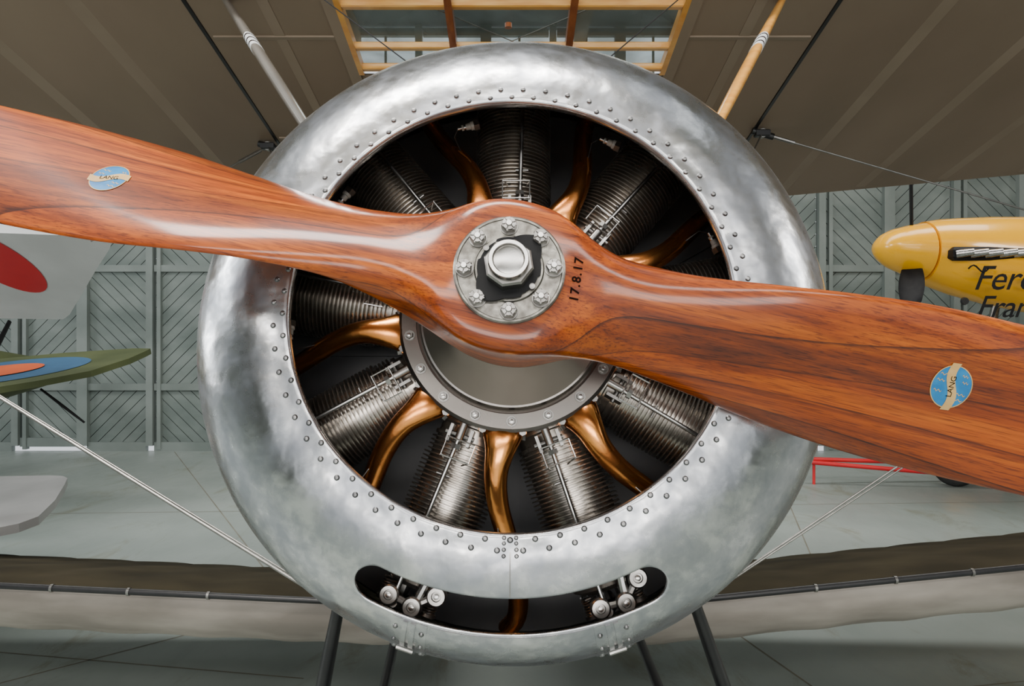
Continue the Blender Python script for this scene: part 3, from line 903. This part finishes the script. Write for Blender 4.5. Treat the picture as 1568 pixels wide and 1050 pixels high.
b=MB()
for yy in(5.45,6.9):
    T=Matrix.Translation((4.50,yy,.27))
    b.lathe([(.06*cos(a),.21+.06*sin(a)) for a in [2*pi*i/14 for i in range(15)]],36,M_RUBBER,T)
    b.lathe([(-.05,0),(-.05,.15),(.05,.15),(.05,0)],30,M_YEL,T)
    b.cyl((4.50,yy-.1,.27),(4.85,yy-.1,1.98),.04,12,M_STEEL)
b.cyl((9.5,6.3,.12),(9.6,6.3,2.0),.03,8,M_STEEL); b.lathe([(-.03,0),(-.03,.12),(.03,.12),(.03,0)],20,M_RUBBER,Matrix.Translation((9.5,6.3,.12)))
b.obj('landing_gear',ye)
tb=MB()
tb.cyl((3.02,7.0,.26),(5.3,7.2,.16),.022,12,M_RED); tb.cyl((3.02,7.0,.23),(5.3,6.7,.08),.022,12,M_RED)
tb.cyl((4.3,7.11,.20),(4.3,6.83,.145),.02,12,M_RED)
tb.cyl((3.1,7.01,.25),(3.1,7.01,0),.014,10,M_RED)
tb.lathe([(-.02,0),(-.02,.07),(.02,.07),(.02,0)],24,M_RUBBER,Matrix.Translation((4.9,6.72,.07)))
tb.obj('tow_bar')
wb=empty('white_biplane')
def surf_panel(b,quad,thk,mt):
    q=[Vector(p) for p in quad]; n=(q[1]-q[0]).cross(q[2]-q[0]).normalized()
    if n.z<0: n=-n
    k=len(q); vs=q+[p+n*thk for p in q]
    b.add(vs,[tuple(range(k)),tuple(range(2*k-1,k-1,-1))]+[(i,k+i,k+(i+1)%k,(i+1)%k) for i in range(k)],mt)
def W(px,py,d): return Vector(((px-784)/1045*d, d, CAMZ+(525-py)/1045*d))
S=40
b=MB()
o=[W(-700,335,4.0),W(-200,345,4.0),W(150,362,4.0),W(165,365,4.02),W(171,370,4.06),W(169,378,4.12),W(150,406,4.35),W(125,448,4.7),W(108,478,4.93),W(98,486,5.0),W(80,489,5.0),W(-200,494,5.0),W(-500,500,5.0)]
pn=(o[0]-o[2]).cross(o[10]-o[2]).normalized(); o=[p-pn*(p-o[2]).dot(pn) for p in o]
surf_panel(b,o,.09,M_WHITE)
if pn.z>0: pn=-pn
ctr=W(-2,396,4.3); ctr=ctr-pn*(ctr-o[2]).dot(pn)
ux=Vector((1,0,0)); ux=(ux-pn*ux.dot(pn)).normalized(); uy=pn.cross(ux)
b.add([ctr+pn*.004]+[ctr+pn*.004+ux*.215*cos(2*pi*k/S)+uy*.40*sin(2*pi*k/S)*.95 for k in range(S)],[(0,1+k,1+(k+1)%S) for k in range(S)],M_RED)
b.obj('upper_wing',wb,smooth=False)
b=MB()
o=[W(-500,748,3.9),W(0,741,3.9),W(80,738,3.9),W(98,739,3.88),W(104,744,3.83),W(100,755,3.7),W(85,780,3.4),W(60,805,3.15),W(30,816,3.05),W(0,821,3.0),W(-500,835,3.0)]
pn=(o[0]-o[2]).cross(o[9]-o[2]).normalized(); o=[p-pn*(p-o[2]).dot(pn) for p in o]
surf_panel(b,o,.04,M_GREYW); b.obj('lower_wing',wb,smooth=False)
b=MB()
strut(b,W(15,492,4.9),Vector((-3.05,3.6,.78)),.02,.011,M_MATT)
strut(b,(-3.9,4.8,1.70),(-3.9,3.6,.74),.03,.014,M_BLACK)
loft(b,[[(-6.2+.35*cos(2*pi*k/24)*s_,yy,1.2+.4*s_*sin(2*pi*k/24)) for k in range(24)] for yy,s_ in((2.2,.5),(2.6,1),(4.2,1),(5.0,.6))],M_WHITE)
b.cyl((-6.7,3.2,.3),(-5.6,3.2,.3),.03,10,M_STEEL)
for xx in(-6.7,-5.6):
    T=Matrix.Translation((xx,3.2,.3))@Matrix.Rotation(rad(90),4,'Z')
    b.lathe([(.05*cos(a),.25+.05*sin(a)) for a in [2*pi*i/12 for i in range(13)]],36,M_RUBBER,T); b.lathe([(-.03,0),(-.03,.22),(.03,.22),(.03,0)],30,M_WHITE,T)
    b.cyl((xx,3.2,.3),(-6.2+(.25 if xx>-6 else -.25),2.9,.95),.025,10,M_BLACK)
b.obj('struts_and_body',wb)
kb=empty('khaki_biplane')
b=MB()
o=[W(-500,575,5.2),W(0,602,5.2),W(60,590,5.3),W(140,573,5.5),W(200,556,5.9),W(226,545,6.2),W(232,541,6.3),W(205,541,6.4),W(100,547,6.5),W(0,557,6.5),W(-500,562,6.5)]
pn=(o[1]-o[5]).cross(o[9]-o[5]).normalized(); o=[p-pn*(p-o[5]).dot(pn) for p in o]
surf_panel(b,o,.05,M_GREEN)
if pn.z<0: pn=-pn
ctr=W(-10,577,5.8); ctr=ctr-pn*(ctr-o[5]).dot(pn)+pn*.05
ux=Vector((1,0,0)); ux=(ux-pn*ux.dot(pn)).normalized(); uy=pn.cross(ux)
for r_,mt_,h_ in((.80,M_BLUE,.004),(.42,M_ORANGE,.012)):
    b.add([ctr+pn*h_]+[ctr+pn*h_+ux*r_*cos(2*pi*k/S)+uy*r_*.62*sin(2*pi*k/S) for k in range(S)],[(0,1+k,1+(k+1)%S) for k in range(S)],mt_)
strut(b,W(62,595,5.6),Vector((-3.60,5.75,.78)),.016,.010,M_MATT)
b.obj('wing',kb,smooth=False)
b=MB()
loft(b,[[(-5.6+.35*cos(2*pi*k/24)*s_,yy,1.1+.4*s_*sin(2*pi*k/24)) for k in range(24)] for yy,s_ in((5.3,.7),(5.6,1),(6.8,.9),(8.6,.25))],M_GREEN)
for xx in(-6.1,-5.1):
    T=Matrix.Translation((xx,5.7,.3))@Matrix.Rotation(rad(90),4,'Z')
    b.lathe([(.05*cos(a),.25+.05*sin(a)) for a in [2*pi*i/12 for i in range(13)]],36,M_RUBBER,T); b.lathe([(-.03,0),(-.03,.22),(.03,.22),(.03,0)],30,M_GREEN,T)
    b.cyl((xx,5.7,.3),(-5.6+(.2 if xx>-5.6 else -.2),5.7,.8),.025,10,M_BLACK)
b.obj('body',kb)

# ------------------------------------------------------------------ light
def area(name,loc,size,sy,power,rot,col=(1,1,1)):
    l=bpy.data.lights.new(name,'AREA'); l.shape='RECTANGLE'; l.size=size; l.size_y=sy; l.energy=power; l.color=col
    o=bpy.data.objects.new(name,l); COL.objects.link(o); o.location=loc; o.rotation_euler=rot; return o
area('added_rooflight_lamp',(-1.0,-.3,5.3),3.0,1.0,330,(rad(-6),0,0),(1,.96,.91))  # these rooflight lamps are area lamps added under the roof openings
area('added_rooflight_lamp.001',(-7.5,1.0,4.6),2.2,2.6,300,(0,rad(-40),0),(.93,.97,1))
area('added_rooflight_lamp.002',(7.5,.8,4.8),1.6,1.8,200,(0,rad(35),0),(1,.97,.93))
area('added_rooflight_lamp.003',(0,5.9,5.3),12,1.2,330,(0,0,0),(1,.98,.95))
area('added_rooflight_lamp.004',(0,-5,5.3),8,1.0,320,(rad(20),0,0),(1,.96,.92))
area('assumed_side_lamp',(W0+.3,4.6,2.6),2.6,3.6,330,(0,rad(-90),0),(.95,.98,1))  # assumed lamp on the solid left wall, added for the cowl highlight
area('assumed_side_lamp.001',(W1-.3,3.2,3.0),1.8,1.8,150,(0,rad(90),0),(1,.98,.95))  # smaller assumed lamp on the right wall, which has no window
area('assumed_door_lamp',(0,YF+.3,2.6),6,2.0,330,(rad(90),0,0),(1,.96,.92))  # assumed open door behind the camera; lamp added to light the front
w=bpy.data.worlds.new('sky'); scene.world=w; w.use_nodes=True
bg=w.node_tree.nodes['Background']; bg.inputs[0].default_value=(.90,.95,1,1); bg.inputs[1].default_value=1.1

cam=bpy.data.cameras.new('camera'); cam.lens=24; cam.sensor_width=36; cam.clip_start=.02
co_=bpy.data.objects.new('camera',cam); COL.objects.link(co_); co_.location=(0,0,CAMZ); co_.rotation_euler=(rad(90),0,0)
scene.camera=co_
